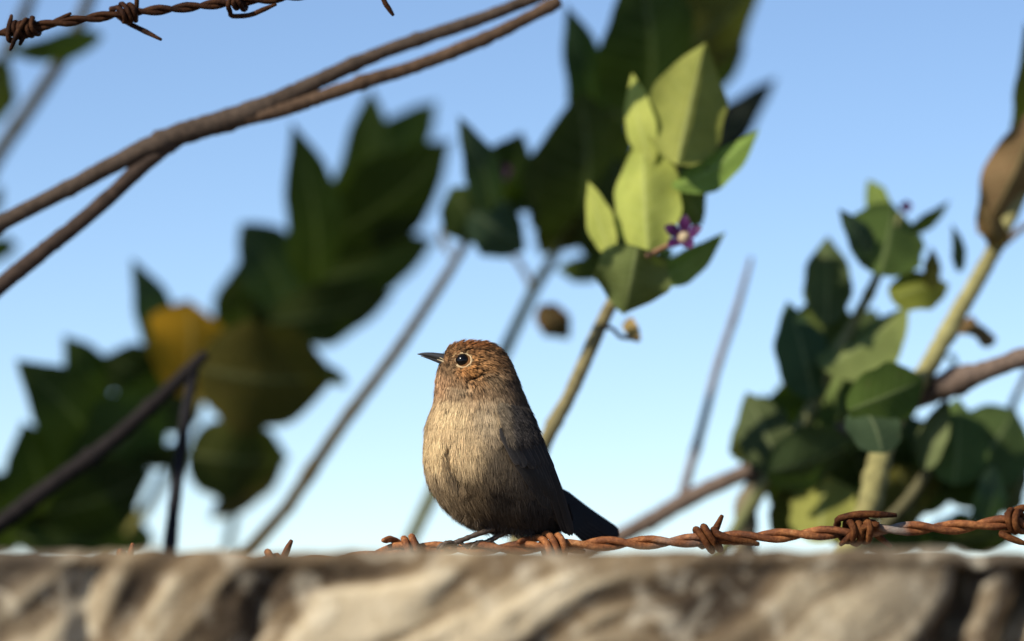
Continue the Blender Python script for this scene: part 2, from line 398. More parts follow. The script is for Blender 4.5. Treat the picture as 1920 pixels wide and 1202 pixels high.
# ------------------------------------------------------------------ bird
# outline slices: photo row, left edge, right edge, half depth, centre depth (pixels at the bird's distance)
SL = np.array([
 (640, 876, 900, 3, 0), (643, 862, 914, 16, 0), (649, 849, 928, 28, 0), (657, 839, 939, 36, 0), (667, 831, 948, 41, 0), (679, 827, 955, 45, 0),
 (694, 823, 962, 48, 0), (709, 820, 968, 51, 0), (724, 819, 973, 55, 2), (739, 818, 979, 61, 4), (755, 815, 986, 68, 6), (770, 810, 993, 75, 8),
 (790, 803, 1002, 83, 10), (810, 799, 1010, 89, 12), (830, 797, 1018, 93, 14), (850, 796, 1025, 95, 16), (870, 797, 1032, 95, 18), (890, 800, 1038, 93, 20),
 (905, 804, 1044, 90, 22), (920, 811, 1049, 86, 24), (935, 821, 1053, 80, 26), (950, 834, 1056, 72, 28), (962, 847, 1056, 63, 30), (974, 862, 1054, 53, 32),
 (984, 879, 1050, 42, 34), (992, 900, 1042, 30, 36), (998, 930, 1028, 15, 38), (1000, 960, 1010, 3, 38)], float)
def sl(row):
    return [float(np.interp(row, SL[:, 0], SL[:, k])) for k in range(1, 5)]
def W(px, row, dep=0.0):
    "bird pixel space (depth in the same pixels, away from the camera positive) -> point"
    return P(px, row, DU) + Vector((0, float(dep) * PXM, 0))
def segdist(px, py, line):
    best = 1e9
    for (x0, y0), (x1, y1) in zip(line, line[1:]):
        dx, dy = x1 - x0, y1 - y0; t = max(0, min(1, ((px - x0) * dx + (py - y0) * dy) / (dx * dx + dy * dy)))
        best = min(best, math.hypot(px - x0 - t * dx, py - y0 - t * dy))
    return best
COMMA = [(880, 713.5), (891, 711), (900, 705.5), (905, 701)]
THROAT = [(845, 722), (862, 727), (880, 728), (893, 724)]
CREASE = [(846, 832), (843, 850), (846, 872), (854, 892), (864, 908)]
def bulge(px, py):
    "extra thickness towards the viewer, pixels"
    b = 0.0
    e = ((px - 885) / 30) ** 2 + ((py - 693) / 22) ** 2
    b += 5.0 * math.exp(-e * 1.2)                                   # ear coverts
    b -= 6.0 * math.exp(-(segdist(px, py, COMMA) / 4.0) ** 2)
    b -= 2.5 * math.exp(-(segdist(px, py, THROAT) / 5.0) ** 2)
    b -= 9.5 * math.exp(-(segdist(px, py, CREASE) / 7.0) ** 2)
    b += 7.0 * math.exp(-((px - 815) / 30) ** 2 - ((py - 875) / 60) ** 2)
    b += 5.0 * math.exp(-((px - 905) / 45) ** 2 - ((py - 880) / 60) ** 2)
    b -= 5.0 * math.exp(-((px - 869) / 17) ** 2 - ((py - 678) / 15) ** 2)   # eye socket
    b -= 2.0 * math.exp(-(segdist(px, py, [(835, 746), (880, 748), (935, 742)]) / 14.0) ** 2)   # neck fold
    return b
def near(px, py):
    "depth of the near surface"
    xl, xr, ry, cy = sl(py); cx = (xl + xr) / 2; rx = (xr - xl) / 2
    q = min(0.995, abs((px - cx) / rx)); g = math.sqrt(1 - q * q)
    return cy - ry * g - bulge(px, py) * min(1, g * 1.6)
def surf(row, th):
    xl, xr, ry, cy = sl(row); cx = (xl + xr) / 2; rx = (xr - xl) / 2
    c, s = math.cos(th), math.sin(th)
    px = cx + rx * c; dep = cy + ry * s
    if s < 0: dep -= bulge(px, row) * min(1, -s * 1.6)
    return px, dep
# colours of the plumage, linear, by place on the bird; darker rear, with the belly's shade worked in
CK = [((885, 648), (0.165, 0.072, 0.026)), ((930, 665), (0.155, 0.078, 0.034)), ((850, 662), (0.165, 0.080, 0.032)), ((845, 690), (0.14, 0.083, 0.042)),
      ((885, 695), (0.29, 0.130, 0.042)), ((905, 690), (0.31, 0.155, 0.060)), ((870, 690), (0.24, 0.105, 0.035)), ((830, 710), (0.36, 0.21, 0.11)),
      ((860, 730), (0.24, 0.165, 0.095)), ((920, 715), (0.17, 0.112, 0.062)), ((960, 720), (0.075, 0.050, 0.032)), ((985, 770), (0.06, 0.046, 0.038)),
      ((850, 770), (0.48, 0.35, 0.19)), ((920, 780), (0.39, 0.295, 0.18)), ((810, 840), (0.49, 0.355, 0.19)), ((870, 840), (0.45, 0.325, 0.178)),
      ((960, 800), (0.11, 0.085, 0.06)), ((940, 860), (0.12, 0.09, 0.058)), ((820, 910), (0.25, 0.18, 0.105)), ((880, 920), (0.105, 0.073, 0.042)),
      ((940, 930), (0.030, 0.023, 0.018)), ((860, 965), (0.10, 0.072, 0.044)), ((920, 980), (0.026, 0.020, 0.017)), ((1000, 960), (0.018, 0.016, 0.016)),
      ((1000, 860), (0.055, 0.047, 0.044)), ((1040, 990), (0.018, 0.016, 0.016))]
CKP = np.array([k for k, _ in CK], float); CKC = np.array([c for _, c in CK])
def colour(px, py):
    d2 = ((CKP - (px, py)) ** 2).sum(1) + 30.0; wgt = 1 / d2 ** 1.7
    return (CKC * wgt[:, None]).sum(0) / wgt.sum()
bird = empty('bird', W(880, 1024), 'small brown bird with rufous head perched on the rusty barbed wire', 'bird')
# body: one skin
V = []; Fc = []; cols = []
rows = np.concatenate([np.linspace(640.3, 735, 64), np.linspace(737, 999.7, 100)]); SEG = 96
for r in rows:
    for k in range(SEG):
        px, dep = surf(r, 2 * math.pi * k / SEG); V.append(W(px, r, dep)); c = colour(px, r) * 0.55
        if k > SEG // 2 and segdist(px, r, COMMA) < 4: c = np.array((0.02, 0.012, 0.008))  # shadow of the gap under the ear coverts, painted on the skin
        cols.append((*c, 1))
for i in range(len(rows) - 1):
    for k in range(SEG):
        k2 = (k + 1) % SEG; Fc.append((i * SEG + k, (i + 1) * SEG + k, (i + 1) * SEG + k2, i * SEG + k2))
Fc.append(tuple(range(SEG))); Fc.append(tuple((len(rows) - 1) * SEG + k for k in range(SEG))[::-1])
me = mesh('body', V, Fc); a = me.color_attributes.new('col', 'FLOAT_COLOR', 'POINT'); a.data.foreach_set('color', np.array(cols).ravel())
body = link('body', me, M_PLUME, bird)
# plumage: fanned tufts of barbs
PV = []; PF = []; PC = []
def flow(px, py):
    hx, hy = px - 824, py - 670; l = math.hypot(hx, hy) + 1e-6
    head = np.array((hx / l, hy / l + 0.25))
    bx, by = 0.10 + 0.0016 * (px - 900), 1.0
    if py > 900: bx += (1000 - px) * 0.0022 * (py - 900) / 60
    bod = np.array((bx, by)); t = max(0, min(1, (py - 700) / 50))
    if px < 845: t = max(t, min(1, (py - 680) / 25))
    v2 = head * (1 - t) + bod * t; return v2 / np.linalg.norm(v2)
def tuft(p, nrm, t, n, ln, spread, fan, wd, col, lift, px, con=1.0):
    s = t.cross(nrm).normalized(); tb = 1 + con * random.uniform(-0.36, 0.28)
    for i in range(n):
        q = random.uniform(-1, 1); root = p + s * (q * spread) + t * random.uniform(-0.5, 0.5) * spread + nrm * 0.00025
        dirv = (t + s * (q * fan + random.gauss(0, 0.10))).normalized(); L = ln * random.uniform(0.65, 1.15) * (1 - 0.25 * abs(q))
        sd = dirv.cross(nrm).normalized() * wd * 0.5
        lf = lift * random.uniform(0.5, 1.5)
        m1 = root + dirv * L * 0.5 + nrm * (lf * L * 0.5 + 0.0002); e = root + dirv * L + nrm * (lf * L * 0.85)
        b = len(PV)
        PV.extend((root - sd, root + sd, m1 + sd * .85, m1 - sd * .85, e))
        PF.append((b, b + 1, b + 2, b + 3)); PF.append((b + 3, b + 2, b + 4))
        k = tb * random.uniform(0.62, 1.35)
        c0 = np.minimum(col * k * 1.35, 0.8); PC.extend(((*(c0 * .7), 1), (*(c0 * .7), 1), (*c0, 1), (*c0, 1), (*(c0 * 1.2), 1)))
def sample(row, th):
    e = 0.02
    a0 = surf(row, th); p = W(a0[0], row, a0[1])
    b0 = surf(row, th + e); c0 = surf(min(row + 1.0, 999.9), th)
    tu = W(b0[0], row, b0[1]) - p; tv = W(c0[0], min(row + 1.0, 999.9), c0[1]) - p
    nrm = tv.cross(tu)
    if nrm.length < 1e-12: nrm = Vector((0, -1, 0))
    nrm.normalize()
    cxl, cxr, _, cy = sl(row); cen = W((cxl + cxr) / 2, row, cy)
    if nrm.dot(p - cen) < 0: nrm = -nrm
    return a0[0], a0[1], p, nrm
perim = np.array([(SLr[1] - SLr[0]) / 2 + SLr[2] for SLr in [sl(r) for r in np.arange(641, 999.5)]])
dens = perim * np.where(np.arange(641, 999.5) < 740, 3.2, 1.0); cdf = np.cumsum(dens) / dens.sum()
random.seed(21)
for i in range(7600):
    row = 641 + float(np.interp(random.random(), cdf, np.arange(len(cdf))))
    th = random.uniform(0, 2 * math.pi)
    if math.sin(th) > 0.35 and random.random() < 0.6: continue
    px, dep, p, nrm = sample(row, th)
    nearside = math.sin(th) < 0.1
    if nearside:
        if math.hypot((px - 868.5), (row - 678) * 1.08) < 16.0: continue
        if segdist(px, row, COMMA) < random.uniform(0.5, 3.4) or (segdist(px, row, THROAT) < 2.2 and random.random() < 0.5): continue
        if segdist(px, row, CREASE) < 2.6 and random.random() < 0.8: continue
        if px < 834 and 664 < row < 684: continue
    f2 = flow(px, row); F3 = Vector((f2[0], 0, -f2[1]))
    if px < 850 and row < 664: F3 = Vector((0.8, 0, 0.6))
    t = (F3 - nrm * F3.dot(nrm))
    if t.length < 0.05: t = Vector((0, 1, -0.3))
    t.normalize()
    head = row + random.uniform(-22, 22) < 735
    col = colour(px, row)
    if head and row < 690 and random.random() < 0.40: col = col * 0.36
    if head and row >= 690 and random.random() < 0.25: col = col * 0.5
    if row < 654: col = col * np.array((1.1, 0.95, 0.85))
    if head:
        ln = random.uniform(9, 14) if row < 700 else random.uniform(11, 17)
        if math.hypot(px - 869, row - 678) < 30: ln *= 0.6; p = p + nrm * 0.0004
        cd = segdist(px, row, COMMA)
        if nearside and cd < 14 and row < 716: ln = min(ln, max(3.5, cd * random.uniform(0.7, 1.2)))
        tuft(p, nrm, t, 6, ln * 1.3 * PXM, 2.6 * PXM, 0.16, 1.9 * PXM, col, 0.20 if row > 660 else 0.30, px)
    else:
        ln = random.uniform(20, 34) if row < 930 else random.uniform(24, 40)
        tuft(p, nrm, t, 15, ln * PXM, 6.5 * PXM, 0.24, 1.0 * PXM, col, 0.10 if row < 930 else 0.17, px, 0.55 if row < 860 else 1.0)
# loose filaments at the flank and vent
for i in range(260):
    px = random.uniform(850, 1000); row = min(998, 955 + (px - 850) * 0.27 + random.uniform(-6, 8))
    dep = near(px, row)
    t = Vector((random.uniform(-0.35, 0.25), random.uniform(-0.1, 0.2), -1)).normalized()
    tuft(W(px, row, dep * random.uniform(-0.5, 1)), Vector((0, -1, 0)), t, 3, random.uniform(12, 26) * PXM, 4 * PXM, 0.35, 0.9 * PXM, colour(px, row) * 1.1, 0.05, px)
# wing shoulder down
WING_DEP = lambda px, py: (near(px, py) - 5.0)
for i in range(1150):
    u = random.random(); q = random.random() ** 0.8
    px = 930 + 66 * u + 26 * q; row = 758 + (74 - 14 * u) * q + 10 * u * (1 - q)
    if px > sl(row)[1] - 3: continue
    t = Vector((0.35, 0.05, -0.94)).normalized(); nv = Vector((0.35, -0.93, 0.1)).normalized()
    mixu = min(1.0, (u * 2.3 + 0.75 * q)); g = (np.array((0.30, 0.228, 0.145)) * (1 - mixu) + np.array((0.036, 0.031, 0.028)) * mixu) * random.uniform(0.6, 1.25)
    tuft(W(px, row, WING_DEP(px, row) - 3 - 15 * q), nv, t, 9, random.uniform(14, 24) * PXM, 4.5 * PXM, 0.28, 1.1 * PXM, g, 0.10, px)
me = mesh('plumage', PV, PF); a = me.color_attributes.new('col', 'FLOAT_COLOR', 'POINT'); a.data.foreach_set('color', np.array(PC).ravel())
tag(link('plumage', me, M_PLUME, body, smooth=False), kind='stuff')
# feathers of wing and tail
def vane(name, parent, pts, wid, col, nrm=Vector((0.3, -0.95, 0.1)), tipb=0.5, camber=0.12, asym=0.0):
    "pts: 3-D centre line, wid: full width px"
    path, _ = catmull(pts, [1] * len(pts), 8); n = len(path); V = []; F = []; uvs = []
    m_ = 7
    for i, p in enumerate(path):
        u = i / (n - 1); t = (path[min(i + 1, n - 1)] - path[max(i - 1, 0)]).normalized()
        nn = (nrm - t * nrm.dot(t)).normalized(); s = t.cross(nn)
        hw = wid * PXM * 0.5 * min(1.0, 0.45 + u * 2.2) * (1 - max(0, (u - (1 - tipb * 0.4)) / (tipb * 0.4)) ** 2.2) ** 0.5 if u < 1 else 0
        hw = max(hw, 0.04 * wid * PXM)
        for k in range(m_):
            q = 2 * k / (m_ - 1) - 1; V.append(p + s * hw * (q + asym) - nn * camber * hw * q * q + nn * (0.25 * PXM if k == 3 else 0)); uvs.append((u, (q + 1) / 2))
    for i in range(n - 1):
        for k in range(m_ - 1): F.append((i * m_ + k, i * m_ + k + 1, (i + 1) * m_ + k + 1, (i + 1) * m_ + k))
    me = mesh(name, V, F); ul = me.uv_layers.new(name='UVMap')
    for lp in me.loops: ul.data[lp.index].uv = uvs[lp.vertex_index]
    return link(name, me, M_VANE, parent, col)
def wd(px, py, off):
    xl, xr, ry, cy = sl(min(py, 985)); q = min(0.93, max(-.9, (px - (xl + xr) / 2) / ((xr - xl) / 2)))
    return cy - ry * math.sqrt(1 - q * q) - off
def lay(pl, off0, off1):
    n = len(pl) - 1
    return [W(x, y, wd(x, y, off0 + (off1 - off0) * i / n)) for i, (x, y) in enumerate(pl)]
wing = empty('wing', W(960, 800, 0), None, None); del_keys = [k for k in wing.keys()]
wing.parent = bird; wing.location = W(960, 800, 0) - bird.location
random.seed(4)
for i in range(10):                                     # secondaries and primaries
    q = i / 9
    b = (952 + 58 * q, 838 - 14 * q); t = (1030 + 42 * q + random.uniform(-2, 2), 958 + 50 * q ** 0.8 + random.uniform(-5, 3))
    mid = (b[0] * .5 + t[0] * .5 + 5 * q - 2, b[1] * .5 + t[1] * .5 - 3)
    vane('flight_feather', wing, lay([b, mid, t], 7 + 1.3 * i * 0.6, 9 + 0.8 * i), 21 - 5 * q, (0.024 - 0.008 * q, 0.021 - 0.007 * q, 0.020 - 0.006 * q))
for i in range(8):                                      # greater coverts
    q = i / 7
    b = (940 + 62 * q, 806 + 2 * q); t = (975 + 60 * q + random.uniform(-3, 3), 872 + 16 * q + random.uniform(-6, 6))
    vane('covert_feather', wing, lay([b, (b[0] * .5 + t[0] * .5 - 1, b[1] * .5 + t[1] * .5), t], 13 + .4 * i, 16 + .4 * i), 19, (0.036 - 0.014 * q, 0.032 - 0.012 * q, 0.031 - 0.011 * q))
# the other wing lies on the far flank, its tip shows past the rump
wing2 = empty('wing', W(1000, 860, 60), None, None); wing2.parent = bird; wing2.location = W(1000, 860, 60) - bird.location
for i in range(5):
    q = i / 4
    vane('flight_feather', wing2, [W(985 + 20 * q, 840, 98), W(1035 + 10 * q, 910, 88), W(1066 + 6 * q, 968 + 14 * q, 70)], 20, (0.022, 0.019, 0.019), nrm=Vector((0.4, 0.9, 0.1)))
tail = empty('tail', W(1060, 950, 40), None, None); tail.parent = bird; tail.location = W(1060, 950, 40) - bird.location
for i in range(6):
    q = i / 5
    vane('tail_feather', tail, [W(1030 + 8 * q, 955 - 42 * q, 52 + 3 * i), W(1080 + 16 * q, 985 - 28 * q, 72 + 3 * i), W(1112 + 52 * q, 1014 - 12 * q, 98 + 3 * i)], 30, (0.009, 0.008, 0.0085), nrm=Vector((-0.25, -0.8, 0.55)), tipb=0.35)
for i in range(4):                                      # under-tail coverts
    q = i / 3
    vane('covert_feather', tail, [W(985 + 18 * q, 968 - 8 * q, 26), W(1008 + 14 * q, 990, 24), W(1022 + 14 * q, 1008, 28)], 18, (0.020, 0.018, 0.018))
# head parts
def loft(name, parent, mat, secs, seg=16):
    "secs: (px, row, dep, half height, half depth)"
    V = []; F = []
    for (x, y, dp, h, dd) in secs:
        for k in range(seg):
            th = 2 * math.pi * k / seg; V.append(W(x, y - h * math.sin(th), dp + dd * math.cos(th)))
    for i in range(len(secs) - 1):
        for k in range(seg): F.append((i * seg + k, i * seg + (k + 1) % seg, (i + 1) * seg + (k + 1) % seg, (i + 1) * seg + k))
    F.append(tuple(range(seg))[::-1]); F.append(tuple((len(secs) - 1) * seg + k for k in range(seg)))
    return link(name, mesh(name, V, F), mat, parent)
bill = loft('upper_mandible', bird, M_BILL, [(782.5, 664.2, -2, 0.6, 0.6), (786, 664.2, -2, 1.6, 1.5), (793, 664.3, -2, 3.0, 2.8), (802, 665.2, -2, 4.4, 4.4), (812, 666.8, -2, 5.8, 6.0), (822, 669, -2, 7.0, 7.8), (832, 671.5, -2, 8.6, 9.6), (846, 675, -2, 9.0, 11)])
loft('lower_mandible', bird, M_BILL, [(789, 667.6, -2, 0.6, 0.8), (797, 669.4, -2, 1.8, 2.6), (808, 672.8, -2, 2.6, 4.2), (820, 677, -2, 3.4, 6.0), (832, 681.5, -2, 4.0, 8.0), (846, 686, -2, 4.5, 10)])
V, F = tube([W(x, y, dp) for x, y, dp in ((820, 674.5, -9), (828, 677.5, -12.5), (837, 681.5, -19), (846, 686.5, -27), (850, 690, -31))], [0.6 * PXM, 1.5 * PXM, 1.9 * PXM, 1.5 * PXM, 0.5 * PXM], 8)
link('gape', mesh('gape', V, F), M_GAPE, bird)
V, F = tube([W(x, y, dp) for x, y, dp in ((822, 669.0, -8), (829, 673.5, -12), (836, 677.5, -18))], [0.4 * PXM, 0.9 * PXM, 0.5 * PXM], 6)
link('nostril_ridge', mesh('nostril_ridge', V, F), M_GAPE, bill)
ed = near(868.5, 678) + 4.0; ec = W(868.5, 678, ed)
V = []; F = []; n1, n2 = 20, 28; R = 12.6 * PXM
for i in range(n1 + 1):
    for k in range(n2):
        a_ = math.pi * i / n1; b_ = 2 * math.pi * k / n2
        V.append(ec + Vector((math.sin(a_) * math.cos(b_), -math.cos(a_) * 0.92, math.sin(a_) * math.sin(b_) * 0.96)) * R)
for i in range(n1):
    for k in range(n2): F.append((i * n2 + k, i * n2 + (k + 1) % n2, (i + 1) * n2 + (k + 1) % n2, (i + 1) * n2 + k))
eye = link('eye', mesh('eye', V, F), M_EYE, bird)
ring = []; rr = []
for k in range(41):
    th = 2 * math.pi * k / 40; x = 868.5 + 14.6 * math.cos(th) + (1.5 if math.cos(th) > 0.8 else 0); y = 678 + 13.6 * math.sin(th)
    ring.append(W(x, y, near(x, y) - 1.8)); rr.append((1.7 + 0.45 * math.sin(3 * th + 1)) * PXM)
V, F = tube(ring, rr, 8, False, rough=0.25); link('eyelid', mesh('eyelid', V, F), M_RING, eye)
# short pale feathers round the eye
PV = []; PF = []; PC = []
for k in range(110):
    th = random.uniform(0, 6.28); r_ = random.uniform(15.5, 18.5)
    ex, ey = 868.5 + r_ * math.cos(th), 678 - r_ * 0.94 * math.sin(th); p = W(ex, ey, near(ex, ey) - 0.8)
    tuft(p, Vector((0, -1, 0)), Vector((math.cos(th), 0, math.sin(th))), 4, random.uniform(3, 5.5) * PXM, 1.5 * PXM, 0.3, 0.9 * PXM, np.array((0.44, 0.28, 0.13)) * random.uniform(0.6, 1.1), 0.1, 0)
me = mesh('eye_ring_feathers', PV, PF); a = me.color_attributes.new('col', 'FLOAT_COLOR', 'POINT'); a.data.foreach_set('color', np.array(PC).ravel())
tag(link('eye_ring_feathers', me, M_PLUME, eye, smooth=False), kind='stuff')
# legs
def leg(hip, heel, foot, hd, fd):
    pts, rad = catmull([W(*hip, hd), W(*heel, (hd * .6 + fd * .4)), W(heel[0] * .45 + foot[0] * .55, heel[1] * .45 + foot[1] * .55, fd * .8 + hd * .2), W(*foot, fd)], [8 * PXM, 5.6 * PXM, 4.8 * PXM, 5.4 * PXM], 10)
    rad = [r * (1 + 0.10 * (1 if (i // 2) % 2 else -0.4)) for i, r in enumerate(rad)]
    V, F = tube(pts, rad, 10, True, rough=0.12)
    lg = link('leg', mesh('leg', V, F), M_SHANK, bird)
    for (dx, dy, ddp) in ((-26, 8, -14), (-30, 6, -2), (-22, 9, 12), (20, 8, 2)):
        f0 = Vector((foot[0], foot[1], fd)); e = Vector((foot[0] + dx, foot[1] + dy, fd + ddp))
        kn = f0.lerp(e, 0.5) + Vector((0, -4, 0)); cl = e + Vector((-5 if dx < 0 else 5, 9, 0))
        p, r = catmull([W(f0.x, f0.y, f0.z), W(kn.x, kn.y, kn.z), W(e.x, e.y, e.z), W(cl.x, cl.y, cl.z)], [4.4 * PXM, 3.6 * PXM, 3.0 * PXM, 0.8 * PXM], 7)
        r = [q * (1 + 0.12 * math.sin(i * 1.7)) for i, q in enumerate(r)]
        V, F = tube(p, r, 8, True, rough=0.15); link('toe', mesh('toe', V, F), M_SHANK, lg)
leg((950, 966), (924, 990), (854, 1018), 14, -12)
leg((992, 968), (964, 989), (912, 1017), 34, 6)

# ------------------------------------------------------------------ plants
FACE = {'S': Vector((0.66, -0.62, -0.42)), 'D': Vector((0.30, -0.80, -0.52)), 'L': Vector((-0.50, -0.82, 0.28)), 'F': Vector((0.05, -1, 0.0)),
        'R': Vector((0.72, -0.68, 0.12)), 'U': Vector((0.1, -0.6, 0.8))}
GREEN = (0.078, 0.112, 0.022); DEEP = (0.056, 0.082, 0.018); BLUE = (0.058, 0.095, 0.048); OLIVE = (0.100, 0.112, 0.024)  # darkest green has the shade of the left and rear bushes put into it
LIME = (0.36, 0.36, 0.085); MID = (0.19, 0.25, 0.055); YELLOW = (0.62, 0.34, 0.015); BROWN = (0.17, 0.105, 0.045); TAN = (0.36, 0.23, 0.10); BRONZE = (0.13, 0.115, 0.022)  # first one is the palest leaf green, towards yellow
def leaf(bush, b, t, wpx_, d, face='S', col=GREEN, sh=(0.55, 0.75), fold=0.22, bend=0.10, dd=0.03, wave=0.04, curl=0.0, name='leaf'):
    if face in ('S', 'D'):                              # tip leans towards the viewer where that shows the underside
        v2 = Vector((t[0] - b[0], b[1] - t[1])); l2 = v2.length; g2 = max(0.0, v2.dot(Vector((-0.76, 0.65))) / l2)
        dd = dd - 1.1 * g2 * l2 * d * K / 1920
    B = P(*b, d); T = P(*t, d + dd); tv = (T - B); L = tv.length; tv.normalize()
    n0 = FACE[face] if isinstance(face, str) else Vector(face)
    n0 = n0 + Vector((random.gauss(0, .08), random.gauss(0, .05), random.gauss(0, .08)))
    nn = (n0 - tv * n0.dot(tv)).normalized(); s = tv.cross(nn)
    vis = math.sqrt(max(0.16, 1 - s.dot(FWD) ** 2))
    hw0 = wpx_ * 0.64 * d * SC * K / 1920 / vis
    a, c = sh; um = a / (a + c); mx = um ** a * (1 - um) ** c
    NU, NV = 44, 10; V = []; F = []; uvs = []; ph = random.random() * 6.28; tw = random.gauss(0, .12)
    for i in range(NU + 1):
        u = i / NU
        hw = hw0 * (max(u, 0.0) ** a * (1 - u) ** c) / mx
        kt = (1 - u) * (2.7 if c > 0.44 else 4.0) * hw0; hw = (hw ** -3 + kt ** -3) ** (-1 / 3) if hw > 1e-6 and kt > 1e-6 else 0.0
        hw = max(hw, 0.0011 if u < 0.05 else 0.0002)
        cen = B + tv * L * u + nn * (bend * L * math.sin(math.pi * u) - curl * L * u ** 3)
        ss = s * math.cos(tw * u) + nn * math.sin(tw * u)
        for k in range(NV + 1):
            q = 2 * k / NV - 1
            p = cen + ss * hw * q - nn * (fold * hw * (abs(q) ** 1.15 - 0.30 * q ** 4)) + nn * 0.030 * hw * math.sin(50.27 * (u - 0.22 * abs(q)) + 1.57) * abs(q) * (1.2 - abs(q)) + nn * wave * hw0 * math.sin(u * 11 + ph + (1.3 if q > 0 else 0)) * q * q
            p += ss * hw * 0.05 * math.sin(u * 17 + ph * 2 + q) * abs(q)
            V.append(p); uvs.append((u, (q + 1) / 2))
    m_ = NV + 1
    for i in range(NU):
        for k in range(NV): F.append((i * m_ + k, i * m_ + k + 1, (i + 1) * m_ + k + 1, (i + 1) * m_ + k))
    me = mesh(name, V, F); ul = me.uv_layers.new(name='UVMap')
    for lp in me.loops: ul.data[lp.index].uv = uvs[lp.vertex_index]
    j = random.uniform(0.75, 1.3)
    return link(name, me, M_LEAF, bush, tuple(min(0.9, x * j * random.uniform(.93, 1.07)) for x in col))
def stem(bush, pl, widths, d, col, root=None, name='stem', mat=None, knots=True, dd=None):
    "pl: pixels from the bottom up; widths in px; root: a point on the ground the stem comes up from"
    n = len(pl); dl = [d + (dd or 0) * i / (n - 1) for i in range(n)]
    pts = [P(x, y, q) for (x, y), q in zip(pl, dl)]; rad = [wd_ * 0.5 * q * SC * K / 1920 for wd_, q in zip(widths, dl)]
    if root is not None:
        r = Vector((root[0], root[1] * SC, root[2])); p0 = pts[0]; t0 = (pts[0] - pts[1]).normalized()
        c1 = p0 + t0 * min(0.35, (p0 - r).length * 0.3); pts = [r - Vector((0, 0, 0.05)), r.lerp(c1, 0.35) + Vector((0, 0, 0.05)), r.lerp(c1, 0.75), c1] + pts
        rad = [max(rad[0] * 1.7, 0.006), rad[0] * 1.45, rad[0] * 1.2, rad[0] * 1.08] + rad
    p2, r2 = catmull(pts, rad, 12)
    if knots:
        acc = 0.0; nxt = random.uniform(0.02, 0.04)
        for i in range(1, len(p2)):
            acc += (p2[i] - p2[i - 1]).length
            if acc > nxt:
                nxt = acc + random.uniform(0.02, 0.09)
                g0 = random.uniform(0.03, 0.22)
                for o_, g in ((-1, 1 + g0 * .45), (0, 1 + g0), (1, 1 + g0 * .5)):
                    if 0 <= i + o_ < len(r2): r2[i + o_] *= g
        for i in range(len(p2)):
            p2[i] = p2[i] + Vector((noise.noise(p2[i] * 14), noise.noise(p2[i] * 14 + Vector((5, 0, 0))), noise.noise(p2[i] * 14 + Vector((0, 9, 0))))) * r2[i] * 0.45
    V, F = tube(p2, r2, 12, True, rough=0.14)
    return link(name, mesh(name, V, F), mat or M_STEM, bush, col)
def bush_at(x, y, label, group='milkweed bushes behind the wall', name='milkweed_bush', cat='bush'):
    return empty(name, Vector((x, y * SC, -0.02)), label, cat, group)
GST = (0.20, 0.20, 0.085); GRY = (0.15, 0.115, 0.085)
random.seed(31)

# --- low bush with a yellowing leaf
A = bush_at(-0.34, 3.80, 'dark leafed milkweed bush with one yellow leaf behind the forked dead twig')
dA = 3.72
stem(A, [(190, 1060), (270, 960), (330, 850), (380, 740), (430, 660)], [20, 19, 18, 16, 12], dA + .02, (0.17, 0.16, 0.05), root=(-0.34, 3.80, 0))
stem(A, [(60, 1070), (110, 960), (150, 850), (200, 740), (235, 660)], [18, 17, 16, 14, 10], dA + .03, (0.10, 0.12, 0.04), root=(-0.36, 3.81, 0))
for a in [((195, 850), (32, 675), 128, dA, 'S', DEEP, (0.6, .8)), ((195, 745), (118, 628), 72, dA + .03, 'S', DEEP, (.7, .8)), ((310, 670), (248, 485), 66, dA + .04, 'S', BLUE, (.8, .8)),
          ((310, 720), (196, 665), 92, dA + .03, 'D', DEEP, (.6, .35)), ((140, 920), (305, 700), 120, dA - .02, 'S', GREEN, (.6, .6)), ((80, 990), (40, 790), 130, dA + .02, 'S', DEEP, (.6, .6)),
          ((85, 960), (286, 885), 128, dA - .03, 'D', DEEP, (.7, .55)), ((345, 745), (352, 562), 128, dA - .02, (0.52, -.8, -.2), YELLOW, (.55, .40)),
          ((372, 690), (632, 705), 172, dA - .04, 'D', BRONZE, (.45, .45)), ((600, 690), (652, 722), 26, dA - .04, 'S', OLIVE, (.6, .8)),
          ((350, 850), (542, 858), 140, dA, 'D', OLIVE, (.5, .5)), ((525, 835), (392, 978), 62, dA + .03, 'D', BROWN, (.5, .6)), ((352, 850), (240, 852), 42, dA, 'D', DEEP, (.6, .8)),
          ((25, 1010), (262, 1010), 62, dA - .01, 'D', GREEN, (.6, .6)), ((365, 800), (292, 710), 92, dA + .05, 'S', BLUE, (.6, .5)), ((160, 900), (250, 780), 130, dA + .03, 'S', GREEN, (.6, .6)),
          ((20, 1040), (-30, 880), 110, dA + .02, 'S', DEEP, (.6, .6)), ((215, 1010), (120, 900), 90, dA + .04, 'S', GREEN, (.6, .6)), ((240, 1050), (245, 960), 70, dA + .02, 'D', GREEN, (.6, .6))]:
    leaf(A, *a, fold=0.06)
